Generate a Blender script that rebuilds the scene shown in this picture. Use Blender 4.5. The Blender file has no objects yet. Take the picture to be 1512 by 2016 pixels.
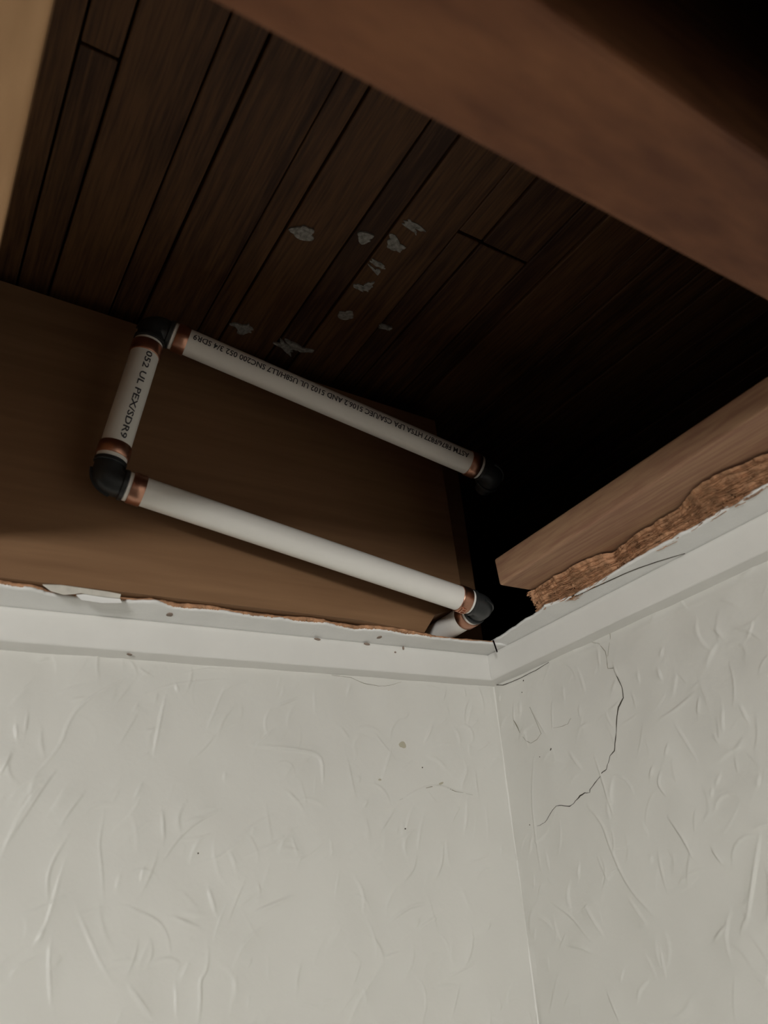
import bpy, bmesh, math, random
import numpy as np
from mathutils import Vector, Matrix

random.seed(7); np.random.seed(7)
SC = bpy.context.scene
COL = SC.collection

# ------------------------------------------------------------------ camera
# world: back wall is the plane y=0, right wall the plane x=0, z=0 is the underside of the moulding
# (the floor is 2.4 m below it).  Rows of M are the camera's right / down / forward axes.
F_PX = 1502.63
M = np.array([[0.84953532, -0.52117041, -0.08167711],
              [0.18845005, 0.44443242, -0.87576618],
              [0.49272337, 0.72860225, 0.47577562]])
CAM = np.array([-0.5001, -0.5741, -0.2003])
cam_data = bpy.data.cameras.new('camera')
cam = bpy.data.objects.new('camera', cam_data); COL.objects.link(cam)
r, d, f = (Vector(M[i]) for i in range(3))
f.normalize(); r = (r - f * r.dot(f)).normalized(); u = r.cross(f) * 1.0
u = (-Vector(M[1])); u = (u - f * u.dot(f) - r * u.dot(r)).normalized()
cam.matrix_world = Matrix(((r.x, u.x, -f.x, CAM[0]), (r.y, u.y, -f.y, CAM[1]), (r.z, u.z, -f.z, CAM[2]), (0, 0, 0, 1)))
cam_data.sensor_fit = 'VERTICAL'; cam_data.sensor_height = 36.0
cam_data.lens = F_PX / 2016 * 36.0
cam_data.clip_start = 0.01; cam_data.clip_end = 50
cam_data.dof.use_dof = True; cam_data.dof.focus_distance = 0.68; cam_data.dof.aperture_fstop = 7.5
SC.camera = cam

# ------------------------------------------------------------------ world, lamps, exposure
w = bpy.data.worlds.new('world'); SC.world = w; w.use_nodes = True
w.node_tree.nodes['Background'].inputs[0].default_value = (0, 0, 0, 1)
w.node_tree.nodes['Background'].inputs[1].default_value = 0.0

def point_lamp(name, loc, power, radius, colour):
    l = bpy.data.lights.new(name, 'POINT'); l.energy = power; l.shadow_soft_size = radius; l.color = colour
    o = bpy.data.objects.new(name, l); COL.objects.link(o); o.location = loc
    return o

point_lamp('room_lamp', (-1.95, -2.45, -0.20), 150, 0.17, (1.0, 0.985, 0.95))
SC.view_settings.view_transform = 'Standard'; SC.view_settings.look = 'None'
SC.view_settings.gamma = 1.0; SC.view_settings.use_curve_mapping = False
SC.view_settings.exposure = 0.0

# ------------------------------------------------------------------ helpers
def ray(px, py): return M.T @ np.array([(px - 756) / F_PX, (py - 1008) / F_PX, 1.0])
def at(px, py, depth): return CAM + depth * ray(px, py)
def pl(px, py, ax, v):
    q = ray(px, py); return CAM + q * (v - CAM[ax]) / q[ax]
LEAN = 0.025                                    # the right wall leans a little: x = LEAN * z
def on_right(px, py):
    q = ray(px, py); t = (LEAN * CAM[2] - CAM[0]) / (q[0] - LEAN * q[2]); return CAM + t * q

def tag(o, label=None, cat=None, group=None, kind=None):
    if label: o['label'] = label
    if cat: o['category'] = cat
    if group: o['group'] = group
    if kind: o['kind'] = kind
    return o
def empty(name, loc, label=None, cat=None, group=None, kind=None):
    o = bpy.data.objects.new(name, None); COL.objects.link(o); o.location = loc; o.empty_display_size = .05
    return tag(o, label, cat, group, kind)
def link(name, me, mat=None, parent=None):
    o = bpy.data.objects.new(name, me); COL.objects.link(o)
    if mat is not None: me.materials.append(mat)
    if parent is not None:
        o.parent = parent; o.matrix_parent_inverse = Matrix.Translation(-parent.location) if parent.parent is None else Matrix.Identity(4)
    return o
def mesh(name, verts, faces, smooth=False):
    me = bpy.data.meshes.new(name); me.from_pydata([tuple(map(float, v)) for v in verts], [], faces); me.update()
    if smooth:
        for p in me.polygons: p.use_smooth = True
    return me
def fix(me):
    bm = bmesh.new(); bm.from_mesh(me); bmesh.ops.recalc_face_normals(bm, faces=bm.faces); bm.to_mesh(me); bm.free(); return me
def obj(name, verts, faces, mat, parent=None, smooth=False, recalc=True):
    me = mesh(name, verts, faces, smooth)
    if recalc: fix(me)
    return link(name, me, mat, parent)
def box_data(x0, x1, y0, y1, z0, z1):
    v = [(x, y, z) for z in (z0, z1) for y in (y0, y1) for x in (x0, x1)]
    f = [(0, 2, 3, 1), (4, 5, 7, 6), (0, 1, 5, 4), (2, 6, 7, 3), (0, 4, 6, 2), (1, 3, 7, 5)]
    return v, f
def bevel(o, w_, seg=2):
    m = o.modifiers.new('bevel', 'BEVEL'); m.width = w_; m.segments = seg; m.limit_method = 'ANGLE'; m.angle_limit = math.radians(40)
    return o
def box(name, b, mat, parent=None, bev=0):
    o = obj(name, *box_data(*b), mat, parent)
    if bev: bevel(o, bev)
    return o
def grid_mesh(name, P, smooth=True):            # P: (n, m, 3) array of points
    n, m = P.shape[:2]
    idx = np.arange(n * m).reshape(n, m)
    q = np.stack([idx[:-1, :-1], idx[1:, :-1], idx[1:, 1:], idx[:-1, 1:]], -1).reshape(-1, 4)
    me = bpy.data.meshes.new(name)
    me.vertices.add(n * m); me.vertices.foreach_set('co', P.reshape(-1).astype(np.float32))
    me.loops.add(q.size); me.loops.foreach_set('vertex_index', q.reshape(-1).astype(np.int32))
    me.polygons.add(len(q)); me.polygons.foreach_set('loop_start', np.arange(0, q.size, 4, dtype=np.int32))
    me.polygons.foreach_set('use_smooth', np.full(len(q), smooth))
    me.update(calc_edges=True); me.validate(); return me
def noise1(n, scale, seed, octaves=3):
    rs = np.random.RandomState(seed); out = np.zeros(n); a = 1.0
    for o_ in range(octaves):
        k = max(3, int(n / scale * 2 ** o_) + 3)
        out += a * np.interp(np.linspace(0, k - 1, n), np.arange(k), rs.uniform(-1, 1, k)); a *= .5
    return out

# ------------------------------------------------------------------ materials
def newmat(name):
    m = bpy.data.materials.new(name); m.use_nodes = True
    nt = m.node_tree; b = nt.nodes['Principled BSDF']; return m, nt, b
def N(nt, t, **kw):
    n = nt.nodes.new(t)
    for k, v in kw.items():
        if k.startswith('i_'): n.inputs[k[2:].replace('_', ' ')].default_value = v
        else: setattr(n, k, v)
    return n
def ramp(nt, stops):
    n = nt.nodes.new('ShaderNodeValToRGB'); e = n.color_ramp.elements
    e[0].position, e[0].color = stops[0][0], (*stops[0][1], 1); e[1].position, e[1].color = stops[-1][0], (*stops[-1][1], 1)
    for p, c in stops[1:-1]:
        k = e.new(p); k.color = (*c, 1)
    return n
def simple(name, c, rough=.6, metal=0, var=.0, scale=20, bump=0, bscale=200, spec=.5, sss=0):
    m, nt, b = newmat(name)
    b.inputs['Roughness'].default_value = rough; b.inputs['Metallic'].default_value = metal
    b.inputs['Specular IOR Level'].default_value = spec
    tc = N(nt, 'ShaderNodeTexCoord')
    n = N(nt, 'ShaderNodeTexNoise', i_Scale=scale, i_Detail=5.0)
    nt.links.new(tc.outputs['Object'], n.inputs['Vector'])
    rp = ramp(nt, [(.3, tuple(x * (1 - var) for x in c)), (.7, tuple(min(1, x * (1 + var)) for x in c))])
    nt.links.new(n.outputs['Fac'], rp.inputs[0]); nt.links.new(rp.outputs[0], b.inputs['Base Color'])
    if bump:
        n2 = N(nt, 'ShaderNodeTexNoise', i_Scale=bscale, i_Detail=4.0); nt.links.new(tc.outputs['Object'], n2.inputs['Vector'])
        bp = N(nt, 'ShaderNodeBump', i_Strength=bump, i_Distance=.001); nt.links.new(n2.outputs['Fac'], bp.inputs['Height']); nt.links.new(bp.outputs[0], b.inputs['Normal'])
    if sss:
        b.inputs['Subsurface Weight'].default_value = sss; b.inputs['Subsurface Radius'].default_value = (.004, .004, .004)
    return m
def wood(name, dark, light, axis=0, rough=.65, freq=14, stretch=9, bump=.15, contrast=1.0):
    """grain running along the given axis: stretched noise bent into cathedral bands, plus fine streaks"""
    m, nt, b = newmat(name); b.inputs['Roughness'].default_value = rough; b.inputs['Specular IOR Level'].default_value = .3
    tc = N(nt, 'ShaderNodeTexCoord'); mp = N(nt, 'ShaderNodeMapping')
    s = [1.0, 1.0, 1.0]; s[axis] = 1.0 / stretch; mp.inputs['Scale'].default_value = s
    info = N(nt, 'ShaderNodeObjectInfo'); off = N(nt, 'ShaderNodeVectorMath', operation='SCALE')
    cmb = N(nt, 'ShaderNodeCombineXYZ'); nt.links.new(info.outputs['Random'], cmb.inputs[0]); nt.links.new(info.outputs['Random'], cmb.inputs[1]); nt.links.new(info.outputs['Random'], cmb.inputs[2])
    nt.links.new(cmb.outputs[0], off.inputs[0]); off.inputs['Scale'].default_value = 7.0
    add = N(nt, 'ShaderNodeVectorMath', operation='ADD')
    nt.links.new(tc.outputs['Object'], add.inputs[0]); nt.links.new(off.outputs[0], add.inputs[1]); nt.links.new(add.outputs[0], mp.inputs['Vector'])
    n1 = N(nt, 'ShaderNodeTexNoise', i_Scale=freq, i_Detail=3.0, i_Distortion=.6); nt.links.new(mp.outputs[0], n1.inputs['Vector'])
    mul = N(nt, 'ShaderNodeMath', operation='MULTIPLY'); mul.inputs[1].default_value = 26.0; nt.links.new(n1.outputs['Fac'], mul.inputs[0])
    sn = N(nt, 'ShaderNodeMath', operation='SINE'); nt.links.new(mul.outputs[0], sn.inputs[0])
    n2 = N(nt, 'ShaderNodeTexNoise', i_Scale=freq * 22, i_Detail=4.0); nt.links.new(mp.outputs[0], n2.inputs['Vector'])
    mx = N(nt, 'ShaderNodeMath', operation='MULTIPLY_ADD'); mx.inputs[1].default_value = .14 * contrast; nt.links.new(sn.outputs[0], mx.inputs[0]); nt.links.new(n2.outputs['Fac'], mx.inputs[2])
    mx2 = N(nt, 'ShaderNodeMath', operation='MULTIPLY_ADD'); mx2.inputs[1].default_value = .22; mx2.inputs[2].default_value = -.11
    nt.links.new(info.outputs['Random'], mx2.inputs[0])
    sm = N(nt, 'ShaderNodeMath', operation='ADD'); nt.links.new(mx.outputs[0], sm.inputs[0]); nt.links.new(mx2.outputs[0], sm.inputs[1])
    rp = ramp(nt, [(.25, dark), (.78, light)]); nt.links.new(sm.outputs[0], rp.inputs[0]); nt.links.new(rp.outputs[0], b.inputs['Base Color'])
    if bump:
        bp = N(nt, 'ShaderNodeBump', i_Strength=bump, i_Distance=.001); nt.links.new(mx.outputs[0], bp.inputs['Height']); nt.links.new(bp.outputs[0], b.inputs['Normal'])
    return m

M_WALL = simple('plaster_paint', (.70, .69, .645), .42, var=.02, scale=9, bump=.28, bscale=150, spec=.45)
M_TRIM = simple('trim_paint', (.75, .74, .705), .38, var=.025, scale=25, bump=.06, bscale=120)
M_CEIL = simple('ceiling_paint', (.84, .84, .82), .5, var=.03, scale=40, bump=.2, bscale=300)
M_FAR = simple('room_paint', (.10, .096, .088), .7)  # unseen room walls, darkened to cut the light they bounce
M_FLOOR = wood('dark_floor', (.02, .015, .011), (.045, .032, .023), 0)  # unseen floor, kept dark to send little light upwards
M_CORE = simple('fibre_core', (.48, .265, .15), .95, var=.35, scale=160, bump=.8, bscale=500, spec=.1)
M_JOIST = wood('old_joist', (.195, .103, .050), (.255, .142, .072), 0, freq=5, stretch=14, bump=.06, contrast=.25)
M_BEAM = wood('red_joist', (.115, .040, .017), (.22, .087, .037), 0, freq=5, stretch=3.6, bump=.08, contrast=1.3)
M_LEDGER = wood('pine_nailer', (.34, .18, .115), (.52, .33, .19), 1, freq=16, stretch=16, bump=.1, contrast=.5)
M_TAN = wood('tan_blocking', (.38, .215, .105), (.50, .30, .155), 1, freq=8, stretch=8, bump=.1, contrast=.5)
M_BOARD = wood('dark_board', (.034, .013, .006), (.125, .058, .022), 1, freq=18, stretch=18, bump=.12, contrast=.6)
M_DECK = simple('dark_deck', (.05, .03, .018), .9, var=.3)  # dark brown of the deck sheet behind the board seams
M_PEX = simple('white_pipe_plastic', (.86, .84, .79), .36, var=.015, scale=60, spec=.5, sss=.0)
M_COPPER = simple('copper', (.52, .275, .19), .33, metal=1.0, var=.12, scale=90, bump=.08, bscale=300)
M_BLACK = simple('black_fitting_plastic', (.018, .02, .021), .38, var=.1, spec=.5)
M_INK = simple('print_ink', (.05, .05, .055), .6)
M_CRACK = simple('crack_shade_dirt', (.07, .06, .045), 1.0, var=.3, spec=.1)  # dark tone stands for the shade inside deep cracks, and for dirt specks
M_FINE = simple('fine_crack_shade_dirt', (.30, .28, .22), 1.0, var=.2, spec=.1)  # paler tone for shade and dirt in the hairline cracks
M_STAIN = simple('stain', (.46, .43, .33), .7, var=.1)
M_CHIP = simple('bare_chip', (.26, .20, .16), .9, var=.2)
M_GLUE = simple('dried_glue', (.25, .24, .22), .85, var=.5, scale=300, bump=.5, bscale=600)
M_PAPER = simple('torn_paper', (.62, .59, .52), .8, var=.12, scale=120, bump=.3)

# ------------------------------------------------------------------ plaster walls with trowel strokes
def Zc(v, ox, oy, s): return [(x / s + ox, y / s + oy) for x, y in v]
L2 = lambda v: Zc(v, 0, 1300, 2)
R2 = lambda v: Zc(v, 756, 1300, 2)
BACK = [L2(v) for v in (
 [(520,60),(380,130),(300,190),(260,260),(240,330),(160,430),(50,530)], [(880,110),(850,180),(815,265)], [(650,140),(630,230),(615,310),(605,370)],
 [(870,590),(780,630),(700,700),(640,790)], [(1070,610),(990,650),(930,720),(860,780),(780,800)], [(1110,700),(1040,745)], [(1290,700),(1200,780),(1110,790)],
 [(160,490),(100,570),(50,660),(0,780)], [(330,520),(260,610),(240,650)], [(270,690),(210,780),(185,860),(190,950)], [(410,600),(390,720),(400,800),(410,950)],
 [(255,790),(220,900),(180,1050),(120,1140)], [(500,970),(620,1020),(660,1080),(670,1150)], [(680,1010),(780,1050)], [(600,1190),(660,1170),(710,1190),(700,1220)],
 [(820,900),(850,1000)], [(820,1140),(815,1220),(785,1260),(790,1330),(780,1430)], [(195,1120),(190,1200),(200,1350)], [(300,980),(340,1070),(390,1190),(440,1270)],
 [(40,1250),(60,1210),(140,1170)], [(510,1290),(560,1360),(600,1410)], [(1150,930),(1040,975),(1000,990)], [(1060,1030),(960,1110),(920,1200)],
 [(1420,1190),(1390,1280)], [(1512,1190),(1420,1320),(1370,1430)], [(1370,400),(1385,480),(1400,540)], [(990,335),(1150,350),(1270,370),(1270,480)],
 [(60,250),(65,310)], [(110,210),(100,280)], [(40,370),(0,450)], [(560,480),(530,540)], [(640,600),(645,700)], [(730,50),(830,30),(910,40)], [(570,135),(680,90),(880,75)],
 [(240,420),(200,450),(40,700)], [(690,95),(700,125)], [(1090,180),(1170,150)], [(1010,330),(1080,270)], [(690,1270),(695,1400)])]
BACK += [R2(v) for v in (
 [(50,560),(130,510),(210,490),(280,515),(350,530)], [(120,570),(95,610),(80,700)], [(235,730),(230,800),(205,860)], [(130,760),(120,820),(80,870)],
 [(30,1025),(100,970),(160,960)], [(0,1170),(60,1150)], [(250,1250),(360,1190)], [(300,1280),(270,1400)], [(40,590),(-20,680)], [(160,325),(190,250)], [(-10,470),(30,340)], [(130,1060),(220,1000)])]
RIGHT = [R2(v) for v in (
 [(660,170),(665,270)], [(580,190),(640,290)], [(730,360),(780,430)], [(830,380),(870,500),(900,610)], [(800,570),(860,640),(890,730),(960,890),(1060,1000)],
 [(1240,150),(1235,210)], [(1335,190),(1335,280)], [(1400,170),(1440,250)], [(1220,130),(1150,190),(1090,230)], [(1090,440),(1080,490),(1110,530)], [(1060,420),(1050,460)],
 [(1120,620),(1180,700),(1215,775)], [(1290,740),(1330,800)], [(1140,240),(1230,390)], [(1480,690),(1450,880),(1430,1030)], [(960,930),(1030,1030)], [(790,960),(860,1080)],
 [(660,950),(740,1010),(810,1100)], [(720,1120),(780,1130),(815,1150)], [(1090,1140),(1110,1250)], [(1040,1260),(1005,1300),(1000,1340)], [(590,390),(580,560),(600,720),(615,820)],
 [(880,1310),(930,1420)], [(1380,380),(1390,440)], [(1300,290),(1320,330)], [(1120,330),(1110,370)], [(510,180),(515,260)], [(905,20),(925,70)], [(1080,30),(1095,80)], [(1000,40),(1005,90)],
 [(1340,1050),(1300,1100)], [(1510,1240),(1500,1280)], [(770,800),(765,860)])]
def relief(U, V, strokes, seed, nrand, urange, vrange, angle):
    """height field in metres: broad trowel undulation + raised strokes with one steep side"""
    rs = np.random.RandomState(seed); H = np.zeros_like(U)
    for k in range(26):                                       # gentle undulation
        a = rs.uniform(0, 6.28); wl = rs.uniform(.03, .11); ph = rs.uniform(0, 6.28)
        H += rs.uniform(.00004, .00012) * wl / .06 * np.sin((U * np.cos(a) + V * np.sin(a)) * 6.283 / wl + ph + 1.5 * np.sin(U * 37 + V * 21 + k))
    def chaikin(p):
        p = np.array(p, float)
        for _ in range(2):
            if len(p) < 3: break
            q = np.empty((2 * len(p) - 2, 2)); q[0::2] = .75 * p[:-1] + .25 * p[1:]; q[1::2] = .25 * p[:-1] + .75 * p[1:]; q[0] = p[0]; q[-1] = p[-1]; p = q
        return p
    S = [(chaikin(s), rs.uniform(.0008, .0017), rs.uniform(.0008, .0014), rs.choice([-1, 1])) for s in strokes]
    for k in range(nrand):
        u0, v0 = rs.uniform(*urange), rs.uniform(*vrange); L = rs.uniform(.005, .03); a = angle + rs.normal(0, .6); cv = rs.normal(0, 40)
        t = np.linspace(0, L, 6); aa = a + cv * t
        pts = np.stack([u0 + np.concatenate([[0], np.cumsum(np.cos(aa[:-1]) * np.diff(t))]), v0 + np.concatenate([[0], np.cumsum(np.sin(aa[:-1]) * np.diff(t))])], 1)
        S.append((pts, rs.uniform(.0002, .00105), rs.uniform(.0007, .0020), rs.choice([-1, 1])))
    for pts, h, wd, side in S:
        R = .02
        m = (U > pts[:, 0].min() - R) & (U < pts[:, 0].max() + R) & (V > pts[:, 1].min() - R) & (V < pts[:, 1].max() + R)
        if not m.any(): continue
        u, v = U[m], V[m]; best = np.full(u.shape, 9.); sd = np.zeros(u.shape); tt = np.zeros(u.shape)
        seg = np.hypot(*np.diff(pts, axis=0).T); tot = seg.sum() + 1e-9; acc = 0
        for i in range(len(pts) - 1):
            a, b = pts[i], pts[i + 1]; dv = b - a; l2 = (dv ** 2).sum() + 1e-12
            t = np.clip(((u - a[0]) * dv[0] + (v - a[1]) * dv[1]) / l2, 0, 1)
            qx, qy = u - a[0] - t * dv[0], v - a[1] - t * dv[1]; dd = np.hypot(qx, qy); k = dd < best
            best[k] = dd[k]; sd[k] = np.sign(dv[0] * qy - dv[1] * qx)[k]; tt[k] = (acc + t[k] * seg[i]) / tot; acc += seg[i]
        fade = np.sin(np.clip(tt, .04, .96) * math.pi) ** .6
        s = best * sd * side
        prof = np.where(s > 0, np.exp(-(s / (wd * .7)) ** 2), .55 * np.exp(-(s / wd) ** 2) + .45 * np.exp(-(s / .006) ** 2))
        H[m] += h * fade * prof
    H += .0005 * np.exp(-((V + .0045) / .0022) ** 2) * (.6 + .4 * np.sin(U * 90 + 2 * np.sin(U * 31)))
    return H
def axis_samples(lo, a, b, hi, fine):
    parts = []
    if lo < a: parts.append(np.linspace(lo, a, 12)[:-1])
    parts.append(np.linspace(a, b, int((b - a) / fine)))
    if b < hi: parts.append(np.linspace(b, hi, 6)[1:])
    return np.concatenate(parts)

RX, RY, FLOOR_Z = -3.3, -3.6, -2.4
# back wall
su = [np.array([pl(x, y, 1, 0.0)[[0, 2]] for x, y in s]) for s in BACK]
xs = axis_samples(RX, -.50, .02, .02, .0009); zs = axis_samples(FLOOR_Z, -.32, .03, .03, .0009)
U, V = np.meshgrid(xs, zs, indexing='ij')
HB = relief(U, V, su, 3, 330, (-.50, 0), (-.32, 0), 1.15)
HB *= np.clip((U - (-.52)) / .02, 0, 1) * np.clip((V + .34) / .02, 0, 1) * np.clip((-U) / .006, 0, 1)
wall_back = link('wall_back', grid_mesh('wall_back', np.stack([U, -HB, V], -1)), M_WALL)
tag(wall_back, 'white skip-trowelled plaster wall left of the corner', kind='structure')
box('wall_core', (RX, .1, .004, .10, FLOOR_Z, .025), M_FAR, wall_back)
# right wall (leaning by LEAN)
su = [np.array([on_right(x, y)[[1, 2]] for x, y in s]) for s in RIGHT]
ys = axis_samples(RY, -.37, .0, .0, .0009); zs2 = axis_samples(FLOOR_Z, -.32, .03, .03, .0009)
U2, V2 = np.meshgrid(ys, zs2, indexing='ij')
HR = relief(U2, V2, su, 11, 240, (-.37, 0), (-.32, 0), 2.1)
HR *= np.clip((U2 + .39) / .02, 0, 1) * np.clip((V2 + .34) / .02, 0, 1) * np.clip((-U2) / .006, 0, 1)
leanz = np.where(V2 > -.4, LEAN * V2, LEAN * -.4)
wall_right = link('wall_right', grid_mesh('wall_right', np.stack([leanz - HR, U2, V2], -1)[::-1]), M_WALL)
tag(wall_right, 'cream plaster wall right of the corner with a jagged dark crack', kind='structure')
box('wall_core', (.012, .10, RY, .0, FLOOR_Z, .025), M_FAR, wall_right)
def h_right(y, z):
    i = np.clip(np.searchsorted(ys, y), 0, len(ys) - 1); j = np.clip(np.searchsorted(zs2, z), 0, len(zs2) - 1); return HR[i, j]
def h_back(x, z):
    i = np.clip(np.searchsorted(xs, x), 0, len(xs) - 1); j = np.clip(np.searchsorted(zs, z), 0, len(zs) - 1); return HB[i, j]

wl = tag(box('wall_left', (RX - .1, RX, RY, 0, FLOOR_Z, .02), M_FAR), kind='structure')
wf = tag(box('wall_front', (RX, 0, RY - .1, RY, FLOOR_Z, .02), M_FAR), kind='structure')
fl = tag(box('floor', (RX - .1, .1, RY - .1, .1, FLOOR_Z - .05, FLOOR_Z), M_FLOOR), kind='structure')

# rounded painted corner between the two walls
cz = np.linspace(-.40, .001, 160); rows = []
wob = noise1(160, 9, 5) * .0005
for i, z in enumerate(cz):
    rr = .0018 + wob[i]; row = []
    for k in range(7):
        a = k / 6 * math.pi / 2
        row.append((LEAN * z - rr + rr * math.sin(a) + .0001, -rr + rr * math.cos(a) + .0001, z))
    rows.append(row)
link('corner_bead', grid_mesh('corner_bead', np.array(rows)), M_WALL, wall_back)

# cracks and marks: thin ribbons lying in the wall surface
def ribbon(name, pts, widths, place, normal, mat, parent, lift=.00025):
    P = np.array([place(x, y) for x, y in pts]); n = np.array(normal, float)
    k = max(2, len(P)); t = np.linspace(0, k - 1, (k - 1) * 6 + 1); Q = np.stack([np.interp(t, np.arange(k), P[:, i]) for i in range(3)], 1)
    W = np.interp(t, np.arange(k), widths) * (1 + .5 * noise1(len(t), 4, len(pts) * 7 + int(pts[0][0])))
    J = noise1(len(t), 5, int(pts[0][1])) * .0003
    T = np.gradient(Q, axis=0); T /= np.linalg.norm(T, axis=1)[:, None] + 1e-9; S = np.cross(T, n)
    Q = Q + S * J[:, None]
    v = []; fcs = []
    for i in range(len(Q)):
        ww = max(.00006, W[i] / 2)
        v += [Q[i] - S[i] * ww + n * lift, Q[i] + S[i] * ww + n * lift, Q[i] + S[i] * ww - n * .0015, Q[i] - S[i] * ww - n * .0015]
        if i:
            a = 4 * (i - 1); b = 4 * i
            fcs += [(a, a + 1, b + 1, b), (a + 1, a + 2, b + 2, b + 1), (a + 3, a, b, b + 3)]
    return obj(name, v, fcs, mat, parent, recalc=False)
def put_right(x, y):
    p = on_right(x, y); p[0] -= h_right(p[1], p[2]); return p
def put_back(x, y):
    p = pl(x, y, 1, 0); p[1] -= h_back(p[0], p[2]); return p
C8 = lambda v: Zc(v, 980, 1230, 4.8)
mm = .001
NR, NB = (-1, 0, 0), (0, -1, 0)
ribbon('crack', C8([(1110,405),(1140,490),(1170,580),(1185,690),(1140,780),(1125,860),(1120,980),(1115,1080),(1100,1190),(1060,1240),(1040,1320),(1030,1370),(990,1400),(960,1440),(920,1490),(870,1560),(870,1590),(820,1590),(775,1615),(740,1660),(715,1690),(680,1715),(600,1705),(555,1710),(515,1755),(490,1800),(440,1870),(400,1895),(370,1900)]),
       np.array([.15,.2,.3,.8,1.0,.7,.35,.5,.55,.3,.25,.3,.7,.4,.5,.4,.5,.75,.7,.35,.4,.55,.35,.3,.5,.22,.18,.15,.08]) * mm, put_right, NR, M_CRACK, wall_right)
ribbon('crack', C8([(1060,60),(1065,130),(1050,210),(1040,300)]), np.array([.4,.2,.12,.08]) * mm, put_right, NR, M_FINE, wall_right)
ribbon('crack', C8([(880,165),(960,180),(1020,250),(1035,340),(1045,410),(1105,410)]), np.array([.15,.25,.3,.25,.3,.2]) * mm, put_right, NR, M_FINE, wall_right)
ribbon('crack', C8([(160,900),(210,1020),(270,1095),(320,1120),(380,1085),(420,1030),(360,900),(300,780)]), np.array([.1,.15,.25,.3,.25,.2,.12,.05]) * mm, put_right, NR, M_FINE, wall_right)
ribbon('crack', C8([(530,975),(600,960),(660,940),(690,880)]), np.array([.1,.2,.2,.08]) * mm, put_right, NR, M_FINE, wall_right)
ribbon('crack', [(652,1330),(690,1334),(715,1345),(745,1351),(765,1350),(790,1342)], np.array([.1,.2,.3,.3,.25,.1]) * mm, put_back, NB, M_FINE, wall_back)
ribbon('crack', R2([(60,550),(130,512),(180,498),(215,492),(250,503),(285,518),(350,530)]), np.array([.1,.25,.5,.6,.5,.2,.1]) * mm, put_back, NB, M_FINE, wall_back)
ribbon('crack', R2([(395,97),(470,98),(540,68),(600,38),(650,8)]), np.array([.3,.7,.5,.35,.1]) * mm, put_right, NR, M_CRACK, wall_right, .0006)
def blob(name, px, py, rx, ry, ang, place, normal, mat, parent, seed, lift=.0003, n=18):
    rs = np.random.RandomState(seed); c = place(px, py); nn = np.array(normal, float)
    a1 = np.cross(nn, (0, 0, 1)) if abs(nn[2]) < .9 else np.array([1., 0, 0]); a1 /= np.linalg.norm(a1); a2 = np.cross(nn, a1)
    v = [c + nn * lift * 1.6]; rad = 1 + (.6 if n == 24 else .35) * np.interp(np.arange(n), np.arange(0, n + 3, 3), np.append(rs.uniform(-1, 1, len(np.arange(0, n, 3))), 0)[:len(np.arange(0, n + 3, 3))])
    for i in range(n):
        t = i / n * 2 * math.pi; q = (rx * math.cos(t) * rad[i], ry * math.sin(t) * rad[i])
        x_, y_ = q[0] * math.cos(ang) - q[1] * math.sin(ang), q[0] * math.sin(ang) + q[1] * math.cos(ang)
        v.append(c + a1 * x_ + a2 * y_ + nn * lift); 
    for i in range(n): v.append(np.array(v[1 + i]) - nn * (lift + .0015))
    fcs = [(0, 1 + i, 1 + (i + 1) % n) for i in range(n)] + [(1 + i, 1 + n + i, 1 + n + (i + 1) % n, 1 + (i + 1) % n) for i in range(n)]
    return obj(name, v, fcs, mat, parent)
for i, (x, y, a, b) in enumerate([(793,1466,9,7), (748,1535,4,2), (868,1542,6,2)]):
    blob('stain', x, y, a * .00045, b * .00045, .3, put_back, NB, M_STAIN, wall_back, 40 + i, .0002)
for i, (x, y, a, b, wl_) in enumerate([(390,1680,1.6,1.6,0), (1042,1624,1,1,1), (1087,1476,3,1.2,1), (1064,1490,1.2,1.2,1), (1030,1340,2,1.3,1), (1027,1363,1.4,1.4,1), (797,1632,1.6,1.6,0), (832,1511,1.5,1,0)]):
    blob('speck', x, y, a * .00042, b * .00042, .9, put_right if wl_ else put_back, NR if wl_ else NB, M_CRACK, wall_right if wl_ else wall_back, 60 + i, .0002, 9)

# ------------------------------------------------------------------ moulding at the top of the walls
PROF = [(-.002, -.0005), (.0006, .0), (.0090, .0028), (.0096, .0030), (.0100, .0036), (.0104, .0048), (.0112, .009), (.0130, .0140), (.0142, .0185), (.0146, .0225), (.0141, .0258), (.0135, .0270), (-.002, .0270)]
def ztrim(x, y): return .0177 * max(x, -1.0) - .0097 * max(y, -1.0)
def moulding(name, back, length, label):
    n = 520; t = np.concatenate([np.linspace(0, .62, n), np.linspace(.7, length, 8)]); n = len(t)
    w1 = noise1(n, 60, 21 if back else 22) * .0004; w2 = noise1(n, 18, 23 if back else 24) * .00018
    rows = []
    for i, s in enumerate(t):
        row = []
        for k, (p, h) in enumerate(PROF):
            q = p + (w1[i] + w2[i] * math.sin(k * 1.3 + s * 80)) * (1 if 1 <= k <= 8 else 0)
            a = s + q * max(0.0, 1 - s / .08)                      # mitre at the corner
            x, y = (-a, -q) if back else (-q, -a)
            row.append((x, y, h + ztrim(x, y)))
        rows.append(row)
    P = np.array(rows)
    o = link(name, fix(grid_mesh(name, P)), M_TRIM)
    return tag(o, label, kind='structure')
trim_1 = moulding('trim_1', True, -RX - .02, 'white painted moulding along the top of the back wall')
trim_2 = moulding('trim_2', False, -RY - .02, 'white painted moulding along the top of the right wall')
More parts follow.
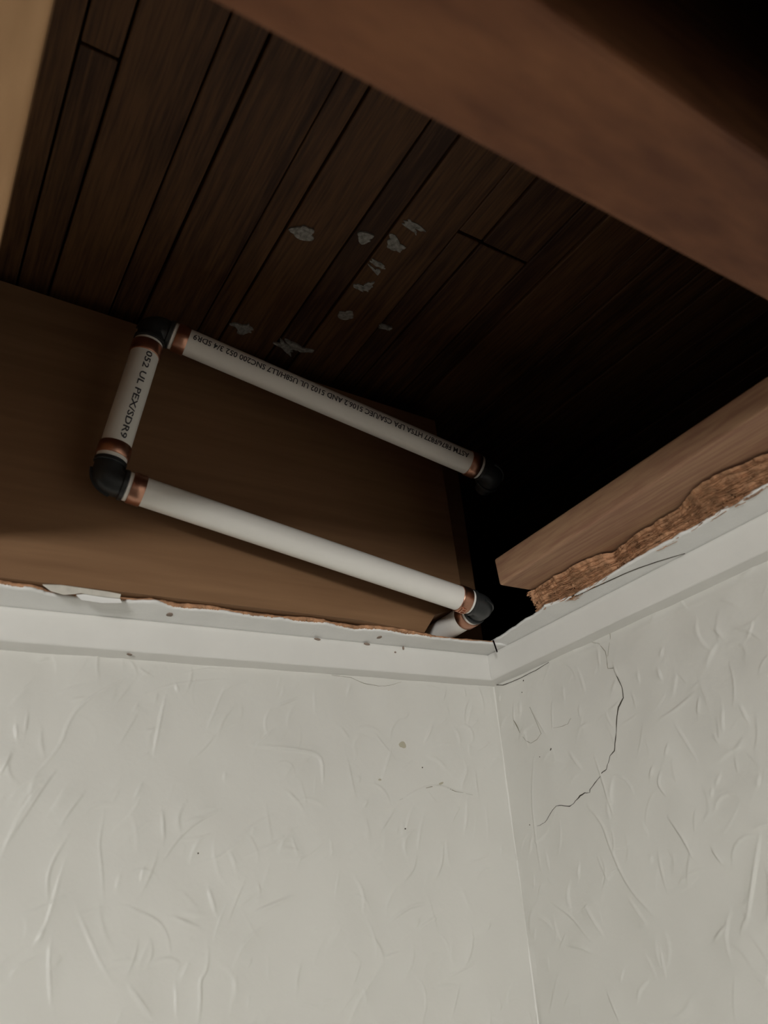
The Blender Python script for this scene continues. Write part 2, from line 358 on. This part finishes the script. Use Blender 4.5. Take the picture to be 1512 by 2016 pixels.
for i, (x, y, a, b, pq) in enumerate([(625,1258,7,2.2,.0150), (722,1268,7,2.2,.0150), (794,1276,1.8,4,.0150), (778,1284,2,1.6,.0149), (255,1288,6,1.5,.0090)]):
    blob('paint_chip', x, y, a * .00042, b * .00042, -.1, lambda X, Y: pl(X, Y, 1, -pq), NB, M_CHIP, trim_1, 80 + i, .0005, 9)

# ------------------------------------------------------------------ what is left of the ceiling
CZ = .0272
YB = -.042                                                        # face of the joist along the back wall
ceiling = tag(obj('ceiling', *box_data(RX, 0, RY, -.548, .026, .045), M_CEIL), 'white ceiling cut away beside the corner', kind='structure')
v, fcs = box_data(RX, -.80, -.548, 0, .010, .045); obj('ceiling_panel', v, fcs, M_CEIL, ceiling)
def strip(name, edge_in, edge_out, z_of, thick, mat, back, parent, rough=0, seed=0, cols=10):
    """a torn strip: arrays along the wall of inner / outer offsets; closed slab with a ragged outer edge"""
    n = len(edge_in[0]); s = edge_in[0]; rows = []
    for i in range(n):
        row = []
        for k in range(cols + 1):
            o_ = edge_in[1][i] + (edge_out[i] - edge_in[1][i]) * k / cols
            x, y = (-s[i], -o_) if back else (-o_, -s[i])
            row.append((x, y, z_of(x, y)))
        for k in range(cols, -1, -1):
            x, y, z = row[k]; row.append((x, y, z + thick))
        rows.append(row)
    P = np.array(rows)
    if rough:
        rs = np.random.RandomState(seed); P[:, 1:cols + 1, 2] += rs.uniform(-1, 1, (n, cols)) * rough
    me = grid_mesh(name, P, True); fix(me)
    return link(name, me, mat, parent)
TILT = .20  # slope added to both ceiling strips to brighten their undersides
zc = lambda x, y: CZ + ztrim(x, y)
zb = lambda x, y: zc(x, y) + TILT * min(1.0, max(0.0, (-x - .10) / .07)) * max(0.0, -y - .0135)           # outer edge tilted up so the underside catches more lamp light
zr = lambda x, y: zc(x, y) + TILT * max(0.0, -x - .0135)
def on_strip(px, py, zf):
    z = CZ
    for _ in range(30): p = pl(px, py, 2, z); z += .5 * (zf(p[0], p[1]) - z)
    return pl(px, py, 2, z)
# along the back wall: paint film over the brown fibre core, torn a few millimetres apart
n = 900; s = np.linspace(.001, .75, n)
keyx = [(0,1152),(60,1160),(100,1172),(240,1184),(300,1186),(345,1197),(400,1201),(480,1212),(560,1222),(640,1228),(700,1240),(760,1243),(800,1249),(840,1254),(900,1262),(940,1265)]
KP = np.array([on_strip(x, y, zb)[:2] for x, y in keyx])
o_ = np.argsort(-KP[:, 0]); base = np.interp(s, -KP[o_, 0], -KP[o_, 1])
paint = base + noise1(n, 16, 31) * .0012 + np.abs(noise1(n, 5, 32)) * .0007
strip('painted_strip', (s, np.full(n, .010)), paint, zb, .0016, M_CEIL, True, ceiling)
core = base + .0002 + np.clip(noise1(n, 40, 33), -.6, 1) * .0016 + noise1(n, 6, 34) * .0006
core += .003 * np.exp(-((s - .150) / .03) ** 2) - .003 * np.exp(-((s - .07) / .03) ** 2)
strip('fibre_core', (s, np.full(n, .010)), core, lambda x, y: zb(x, y) + .0012, .0024, M_CORE, True, ceiling, .0006, 3)
# along the right wall: white film, then the exposed brown fibre wedge up to the nailer
lo = [(975,1260),(1020,1231),(1060,1206),(1071,1194),(1126,1176),(1190,1141),(1253,1101),(1333,1057),(1408,1016),(1512,954),(1560,925)]
KP = np.array([on_strip(x, y, zr)[:2] for x, y in lo]); o_ = np.argsort(-KP[:, 1])
n = 600; s2 = np.linspace(.028, .55, n); base2 = np.interp(s2, -KP[o_, 1], -KP[o_, 0])
paint2 = base2 + noise1(n, 10, 41) * .0007
strip('painted_strip', (s2, np.full(n, .010)), paint2, zr, .0016, M_CEIL, False, ceiling)
LZ = .0505
up = [(1038,1166),(1085,1139),(1134,1110),(1170,1093),(1206,1087),(1253,1049),(1333,1004),(1368,962),(1408,934),(1512,893),(1560,868)]
KU = np.array([pl(x, y, 2, LZ)[:2] for x, y in up]); ou = np.argsort(-KU[:, 1])
m_ = 26; n = 520
y0 = max(KP[3][1], KU[0][1]) ; sy = np.linspace(-y0, .55, n)
rs = np.random.RandomState(9)
inn = np.interp(sy, -KP[o_, 1], -KP[o_, 0]) - .003; out = np.interp(sy, -KU[ou, 1], -KU[ou, 0]) + noise1(n, 9, 51) * .0016
A = np.zeros((n, m_, 3)); fib = np.stack([noise1(n, 22 + 6 * (k % 4), 100 + k, 4) for k in range(m_)], 1); lump = np.stack([noise1(n, 70, 200 + k // 5, 2) for k in range(m_)], 1)
for k in range(m_):
    t = k / (m_ - 1)
    A[:, k, 0] = -(inn + (out - inn) * t); A[:, k, 1] = -sy + rs.uniform(-.0008, .0008, n) * (1 + 3 * np.exp(-(np.arange(n)) / 5.))
    zi = np.array([zr(-q, -v_) for q, v_ in zip(inn, sy)]) + .0012
    A[:, k, 2] = zi + (LZ - zi) * t ** 1.25 + (fib[:, k] * .0013 + lump[:, k] * .0016) * math.sin(math.pi * min(1, t + .12)) ** .5
A[:, :, 2] = np.minimum(A[:, :, 2], LZ - .0003 + .0 * A[:, :, 2])
tops = A[:, ::-1].copy(); tops[:, :, 2] = LZ - .0001
fibre = link('torn_fibre', fix(grid_mesh('torn_fibre', np.concatenate([A, tops], 1))), M_CORE, ceiling)
hv, hf = [], []
for k in range(900):                                              # loose fibres standing out of the torn face
    i = rs.randint(0, n - 30); j = rs.randint(1, m_ - 2); ln = rs.randint(6, 26); b0 = len(hv); w_ = rs.uniform(.00015, .00045); up_ = rs.uniform(-.0005, .0022); sl = rs.uniform(-.0025, .0025)
    for q in range(5):
        t = q / 4; p = A[min(n - 1, i + int(ln * t)), j] + np.array([sl * t, 0, -.0003 - up_ * math.sin(math.pi * t * rs.uniform(.5, 1))])
        hv += [p + [-w_, 0, 0], p + [w_, 0, 0], p + [0, 0, w_ * 1.5]]
        if q:
            a = b0 + 3 * (q - 1); hf += [(a, a + 1, a + 4, a + 3), (a + 1, a + 2, a + 5, a + 4), (a + 2, a, a + 3, a + 5)]
hair = obj('loose_fibres', hv, hf, M_CORE, ceiling); hair['kind'] = 'stuff'
fibre['label'] = 'brown torn fibre left under the nailer'
ribbon('crack', [(1122,1179),(1160,1161),(1190,1147),(1225,1131),(1260,1117),(1300,1104),(1348,1089)], np.array([.2,.5,.7,.6,.6,.4,.1]) * mm, lambda X, Y: on_strip(X, Y, zr), (0, 0, -1), M_CRACK, ceiling, .0004)
for i, (x, y, a, b) in enumerate([(748,1254,4,2.6), (334,1210,6,3)]):
    blob('paint_chip', x, y, a * .0005, b * .0011, -.1, lambda X, Y: on_strip(X, Y, zb), (0, 0, -1), M_CHIP, ceiling, 90 + i, .0005, 9)
# peeled paint film hanging at the left, dark gap below it
def sheet(name, pts, thick, mat, parent):
    n = len(pts) // 2; v = list(pts) + [np.array(p) + np.array([0, .0004, thick]) for p in pts]; m = len(pts)
    fcs = [tuple(range(m)), tuple(range(2 * m - 1, m - 1, -1))] + [(i, (i + 1) % m, m + (i + 1) % m, m + i) for i in range(m)]
    return obj(name, v, fcs, mat, parent)
fl1 = [(84,1152),(120,1153),(170,1160),(212,1166),(238,1171),(236,1178),(205,1175),(160,1168),(145,1170),(125,1171),(100,1164)]
sheet('peeled_film', [pl(x, y, 1, YB - .004) for x, y in fl1], .0008, M_PAPER, ceiling)
fl2 = [(150,1172),(185,1169),(236,1178),(240,1187),(200,1187),(160,1181)]
sheet('peeled_film', [pl(x, y, 1, YB - .0028) for x, y in fl2], .0008, M_CEIL, ceiling)
# brown strip standing in for the dark open slit at the mitre
sp = [pl(x, y, 0, -.030) for x, y in [(970,1262),(973,1262),(980,1283),(978,1285)]]
sheet('mitre_slit', sp, .001, M_CHIP, ceiling)

# ------------------------------------------------------------------ framing
def prism(name, front, depth, mat, parent=None):
    """polygon of points on a plane y=const, pushed back by depth"""
    m = len(front); v = [tuple(p) for p in front] + [(p[0], p[1] + depth, p[2]) for p in front]
    fcs = [tuple(range(m)), tuple(range(2 * m - 1, m - 1, -1))] + [(i, (i + 1) % m, m + (i + 1) % m, m + i) for i in range(m)]
    return obj(name, v, fcs, mat, parent)
tr = pl(858, 829, 1, YB); tl = pl(0, 552, 1, YB); slope = (tl[2] - tr[2]) / (tl[0] - tr[0])
ztop = lambda x: tr[2] + slope * (x - tr[0])
r1 = pl(872, 930, 1, YB); r2 = pl(907, 1153, 1, YB)
nt1 = pl(880, 1203, 1, YB); nt2 = pl(856, 1211, 1, YB); nt3 = pl(837, 1243, 1, YB)
xr = lambda z: r2[0] + (r1[0] - r2[0]) * (z - r2[2]) / (r1[2] - r2[2])
zn = nt1[2]
front = [(-1.15, YB, zb(-1.0, YB) + .0030), (-1.0, YB, zb(-1.0, YB) + .0030), (-.175, YB, zb(-.175, YB) + .0030), (nt3[0] - .001, YB, zb(nt3[0], YB) + .0030), (nt3[0], YB, nt3[2]), (nt2[0], YB, nt2[2]), (nt1[0], YB, zn), (xr(zn), YB, zn + .001), (r2[0], YB, r2[2]), (r1[0], YB, r1[2]), (xr(ztop(tr[0])), YB, ztop(tr[0])), (-1.15, YB, ztop(-1.15))]
joist = prism('floor_joist', front, .040, M_JOIST)
tag(joist, 'smooth brown board standing along the back wall behind the white pipes', 'joist', 'floor joists above the cut ceiling')
SZ = .300                                                         # underside of the floor boards
j2 = box('floor_joist', (-1.15, pl(927, 1090, 1, -.0055)[0], -.0055, .032, .045, .262), M_JOIST, None, .002)
tag(j2, 'dark second board hidden behind the smooth brown one, its end showing at right', 'joist', 'floor joists above the cut ceiling')
beam = box('floor_joist', (-1.15, .55, -.4965, -.4465, .0495, SZ - .003), M_BEAM, None, .003)
tag(beam, 'thick reddish joist crossing the upper right, seen from below', 'joist', 'floor joists above the cut ceiling')
p1, p2 = pl(983, 1153, 0, -.075), pl(1512, 803, 0, -.092); q1, q2 = pl(972, 1101, 0, -.075), pl(1512, 738, 0, -.092)
def extend(a, b, y): t = (y - a[1]) / (b[1] - a[1]); return a + (b - a) * t
e1, e2 = extend(p1, p2, -.444), extend(q1, q2, -.444)
wd = .075
V8 = [p1, p1 + [wd, -.002, 0], e1 + [wd, 0, 0], e1, q1, q1 + [wd, -.002, 0], e2 + [wd, 0, 0], e2]
nailer = obj('nailer', V8, [(0, 1, 2, 3), (4, 7, 6, 5), (0, 4, 5, 1), (1, 5, 6, 2), (2, 6, 7, 3), (3, 7, 4, 0)], M_LEDGER)
bevel(nailer, .0022, 3)
tag(nailer, 'pale pine nailing strip above the torn brown fibre on the right wall', 'wood strip')
block = box('blocking', (-.545, -.5005, -.4450, -.062, .0505, .20), M_TAN, None, .002)
tag(block, 'tan wooden block at the left edge, out of focus, butting the crossing joist', 'wood block')

# subfloor: narrow and wide boards with open seams, a few butt joints
sub = empty('subfloor', (-.25, -.4, SZ), 'dark brown floor boards seen from below above the pipes', 'floor boards')
seams = [-.458, -.408, -.382, -.332, -.310, -.2605, -.2354, -.185, -.160, -.110, -.085, -.034, -.010, .040, .066, .116, .142]
while seams[-1] < .52: seams += [seams[-1] + .05, seams[-1] + .0755]
left = [-.483]
while left[-1] > -1.1: left += [left[-1] - .05, left[-1] - .0755]
seams = [q * 1.02 + .0102 for q in sorted(left) + seams]
jb = pl(945, 480, 2, SZ); jl = pl(205, 112, 2, SZ)
rs = np.random.RandomState(4)
for i in range(len(seams) - 1):
    a, b = seams[i], seams[i + 1]; wdt = b - a
    g = .0006 if wdt > .03 else .0009
    up_ = 0.0 if wdt > .03 else .0012
    up_ += rs.uniform(0, .0012)
    cuts = [-1.02, .25]
    mid = (a + b) / 2
    if a - .001 <= jb[0] <= b or a <= jb[0] + .045 <= b: cuts = [-1.02, jb[1], .25]
    elif a <= jl[0] <= b: cuts = [-1.02, jl[1], .25]
    elif rs.rand() < .15: cuts = [-1.02, rs.uniform(-.95, -.6), .25]
    for c0, c1 in zip(cuts[:-1], cuts[1:]):
        o = box('board', (a + g, b - g, c0 + .0012, c1 - .0012, SZ + up_ + rs.uniform(0, .0012), SZ + .018), M_BOARD, sub)
        bevel(o, .0012, 2)
box('deck', (-1.15, .55, -1.02, .25, SZ + .019, SZ + .03), M_DECK, sub)
for i, (x, y, a, b, g) in enumerate([(598,456,12,6,-.25), (720,467,9,6,.1), (776,483,13,5,-.3), (815,446,14,2.5,-.35), (742,521,10,2.5,-.45), (738,533,8,2.5,-.5), (712,566,9,4,-.5), (727,563,5,5,0), (681,619,9,7,.2), (762,645,8,3,.1), (484,646,8,8,.4), (466,641,10,3,-.1), (572,683,18,5,-.2), (604,690,8,4,0)]):
    for q in range(3):
        blob('glue_spot', x + rs.uniform(-.7, .7) * a, y + rs.uniform(-.5, .5) * b + .25 * (q - 1) * a * .3, a * rs.uniform(.0004, .0008), b * rs.uniform(.0004, .0008), g * .5 + rs.normal(0, .3), lambda X, Y: pl(X, Y, 2, SZ + .0002), (0, 0, -1), M_GLUE, sub, 300 + i * 3 + q, .0004, 24)

# ------------------------------------------------------------------ water pipe
E1, E2, E3, E4 = at(207, 943, .556), at(302, 645, .614), at(951, 1194, .690), at(970, 932, .716)
RP = .0111
pipe = empty('water_pipe', tuple(E1), 'white plastic water pipe loop with copper rings and black elbows', 'pipe')
def frame(dv):
    dv = dv / np.linalg.norm(dv); t = np.array([0, 0, 1.]) if abs(dv[2]) < .8 else np.array([0, -1., 0]); a = np.cross(t, dv); a /= np.linalg.norm(a); return dv, a, np.cross(dv, a)
def lathe(name, p, dv, prof, mat, parent, seg=40, smooth=True, sharp=True):
    dv, a, b = frame(dv); rows = []
    for s_, r_ in prof: rows.append([p + dv * s_ + (a * math.cos(t) + b * math.sin(t)) * r_ for t in np.linspace(0, 2 * math.pi, seg, endpoint=False)])
    v = [q for row in rows for q in row]; fcs = []
    for i in range(len(prof) - 1):
        for k in range(seg): fcs.append((i * seg + k, i * seg + (k + 1) % seg, (i + 1) * seg + (k + 1) % seg, (i + 1) * seg + k))
    me = mesh(name, v, fcs, smooth); fix(me)
    if sharp:
        try: me.set_sharp_from_angle(angle=math.radians(40))
        except Exception: pass
    return link(name, me, mat, parent)
def tube(name, p, q, parent):
    L = np.linalg.norm(q - p); R = RP
    return lathe(name, p, q - p, [(.001, R * .72), (0, R * .76), (0, R - .0006), (.0006, R), (L - .0006, R), (L, R - .0006), (L, R * .76), (L - .001, R * .72)], M_PEX, parent)
def ring(p, dv, parent, w_=.0100):
    R = RP + .0011
    return lathe('crimp_ring', p, dv, [(0, RP - .0002), (0, R - .0003), (.0004, R), (w_ - .0004, R), (w_, R - .0003), (w_, RP - .0002)], M_COPPER, parent)
def child_link(o, parent):
    o.parent = parent; o.matrix_parent_inverse = Matrix.Identity(4)
GAP, SLIV = .0150, .0030
def run(a, b, ga=GAP, gb=GAP, ring_a=True, ring_b=True):
    dv = (b - a) / np.linalg.norm(b - a); p, q = a + dv * ga, b - dv * gb
    o = tube('pipe', p, q, pipe)
    if ring_a: reparent(ring(p + dv * SLIV, dv, None), o)
    if ring_b: reparent(ring(q - dv * SLIV, -dv, None), o)
    return o, p, q, dv
def reparent(o, parent):                                           # parent chain keeps world coordinates
    o.parent = parent; o.matrix_parent_inverse = Matrix.Translation(-pipe.location) if False else Matrix.Identity(4)
up_pipe, up_a, up_b, up_d = run(E2, E4)
dn_pipe, dn_a, dn_b, dn_d = run(E1, E2)
lo_pipe, lo_a, lo_b, lo_d = run(E1, E3)
T1 = E3 + np.array([-.0005, .100, -.002])
tail, t_a, t_b, t_d = run(E3, T1, gb=0, ring_b=False)

def elbow(c, d1, d2, parent):
    """black insert fitting: two collared legs joined by a tight bend with a flattened heel and ribs"""
    d1 = d1 / np.linalg.norm(d1); d2 = d2 / np.linalg.norm(d2); path = []; L = GAP - .0015; R0 = .0102
    for t in np.linspace(0, 1, 15):
        a = c + d1 * L * (1 - t) ** 2.6 + d2 * L * t ** 2.6; path.append(a)
    path = np.array(path); n_ = np.cross(d1, d2); n_ /= np.linalg.norm(n_); seg = 28; rows = []
    for i, p in enumerate(path):
        tg = path[min(i + 1, 14)] - path[max(i - 1, 0)]; tg /= np.linalg.norm(tg); o_ = np.cross(tg, n_)
        bul = 1.0 + .16 * math.sin(math.pi * i / 14)
        row = []
        for k in range(seg):
            t = 2 * math.pi * k / seg; ca, sa = math.cos(t), math.sin(t)
            sq = (abs(ca) ** 3 + abs(sa) ** 3) ** (-1 / 3)
            row.append(p + (o_ * ca * bul + n_ * sa) * R0 * (.82 + .18 * sq))
        rows.append(row)
    me = grid_mesh('elbow', np.array([r_ + [r_[0]] for r_ in rows])); fix(me)
    o = link('elbow', me, M_BLACK, parent)
    for dv in (d1, d2):
        fl_ = lathe('collar', c + dv * (GAP - .0034), dv, [(0, .006), (0, .0114), (.0005, .0119), (.0030, .0119), (.0034, .0114), (.0034, .006)], M_BLACK, None); reparent(fl_, o)
        sp_ = lathe('insert', c + dv * (GAP - .002), dv, [(0, .0078), (.012, .0078), (.012, .005)], M_BLACK, None, 20); reparent(sp_, o)
    # heel rib on the outside of the bend
    hb = -(d1 + d2); hb /= np.linalg.norm(hb); pts = [path[i] - 0 for i in range(3, 12)]; v = []; fcs = []
    for i, p in enumerate(pts):
        tg = path[i + 4] - path[i + 2]; tg /= np.linalg.norm(tg); out_ = np.cross(tg, n_); out_ = out_ if out_ @ hb > 0 else -out_
        for sx, hh in ((-.0012, .0085), (-.0009, .0128), (.0009, .0128), (.0012, .0085)): v.append(p + n_ * sx + out_ * hh)
        if i:
            a = 4 * (i - 1); fcs += [(a + k, a + k + 1, a + k + 5, a + k + 4) for k in range(3)]
    fcs += [(0, 1, 2, 3), tuple(range(4 * len(pts) - 4, 4 * len(pts)))]
    rb = obj('rib', v, fcs, M_BLACK, None); reparent(rb, o)
    return o
elbow(E1, E2 - E1, E3 - E1, pipe); elbow(E2, E1 - E2, E4 - E2, pipe); elbow(E3, E1 - E3, T1 - E3, pipe)
elbow(E4, E2 - E4, np.array([.25, .95, -.1]), pipe)

# printed lettering wrapped on the pipes, raised letter on one ring
def wrapped_text(s_, p, dv, ref, ang, size, length, mat, parent, R, name='printed_text', flip=False, thick=.0):
    cu = bpy.data.curves.new('text', 'FONT'); cu.body = s_; cu.size = size; cu.align_y = 'CENTER'; cu.resolution_u = 2; cu.extrude = thick; cu.offset =   .018 * size if thick == 0 else 0
    o = bpy.data.objects.new('text', cu); COL.objects.link(o); dg = bpy.context.evaluated_depsgraph_get(); dg.update()
    me = bpy.data.meshes.new_from_object(o.evaluated_get(dg)); bpy.data.objects.remove(o); bpy.data.curves.remove(cu)
    bt = bmesh.new(); bt.from_mesh(me)                             # cut the flat glyphs into bands so that they bend round the pipe
    for q in np.linspace(-.5, .5, 15) * size: bmesh.ops.bisect_plane(bt, geom=bt.verts[:] + bt.edges[:] + bt.faces[:], plane_co=(0, q, 0), plane_no=(0, 1, 0))
    bt.to_mesh(me); bt.free()
    co = np.empty(len(me.vertices) * 3, np.float32); me.vertices.foreach_get('co', co); co = co.reshape(-1, 3).astype(float)
    sc = length / (co[:, 0].max() - co[:, 0].min()) if length else 1.0
    x, y = (co[:, 0] - co[:, 0].min()) * sc, co[:, 1]
    if flip: x, y = x.max() - x, -y
    dv = dv / np.linalg.norm(dv); e = ref - dv * (ref @ dv); e /= np.linalg.norm(e); g = np.cross(dv, e)
    th = ang - y / R; rad = R + co[:, 2] + .00012
    P = p + dv * x[:, None] + (e * np.cos(th)[:, None] + g * np.sin(th)[:, None]) * rad[:, None]
    me.vertices.foreach_set('co', P.reshape(-1).astype(np.float32)); me.name = name; me.update()
    o = link(name, me, mat, None); reparent(o, parent); return o
to_cam = lambda p: CAM - p
LU = np.linalg.norm(up_b - up_a)
wrapped_text('ASTM F876/F877 HTSA LPA CSA/UEC 5106.2 AND 5102 UL US8H/LL7 SNC200 052 3/4 SDR9', up_a + up_d * .016, up_d, to_cam((up_a + up_b) / 2), math.radians(-36), .0074, LU - .034, M_INK, up_pipe, RP, flip=True)
LD = np.linalg.norm(dn_b - dn_a)
wrapped_text('052 UL PEX/SDR9', dn_b - dn_d * .014, -dn_d, to_cam((dn_a + dn_b) / 2), math.radians(-14), .0068, LD - .030, M_INK, dn_pipe, RP)
wrapped_text('B', lo_b - lo_d * .0112, lo_d, to_cam(lo_b), math.radians(52), .0105, .0066, M_COPPER, lo_pipe, RP + .0011, 'raised_letter', thick=.0008)
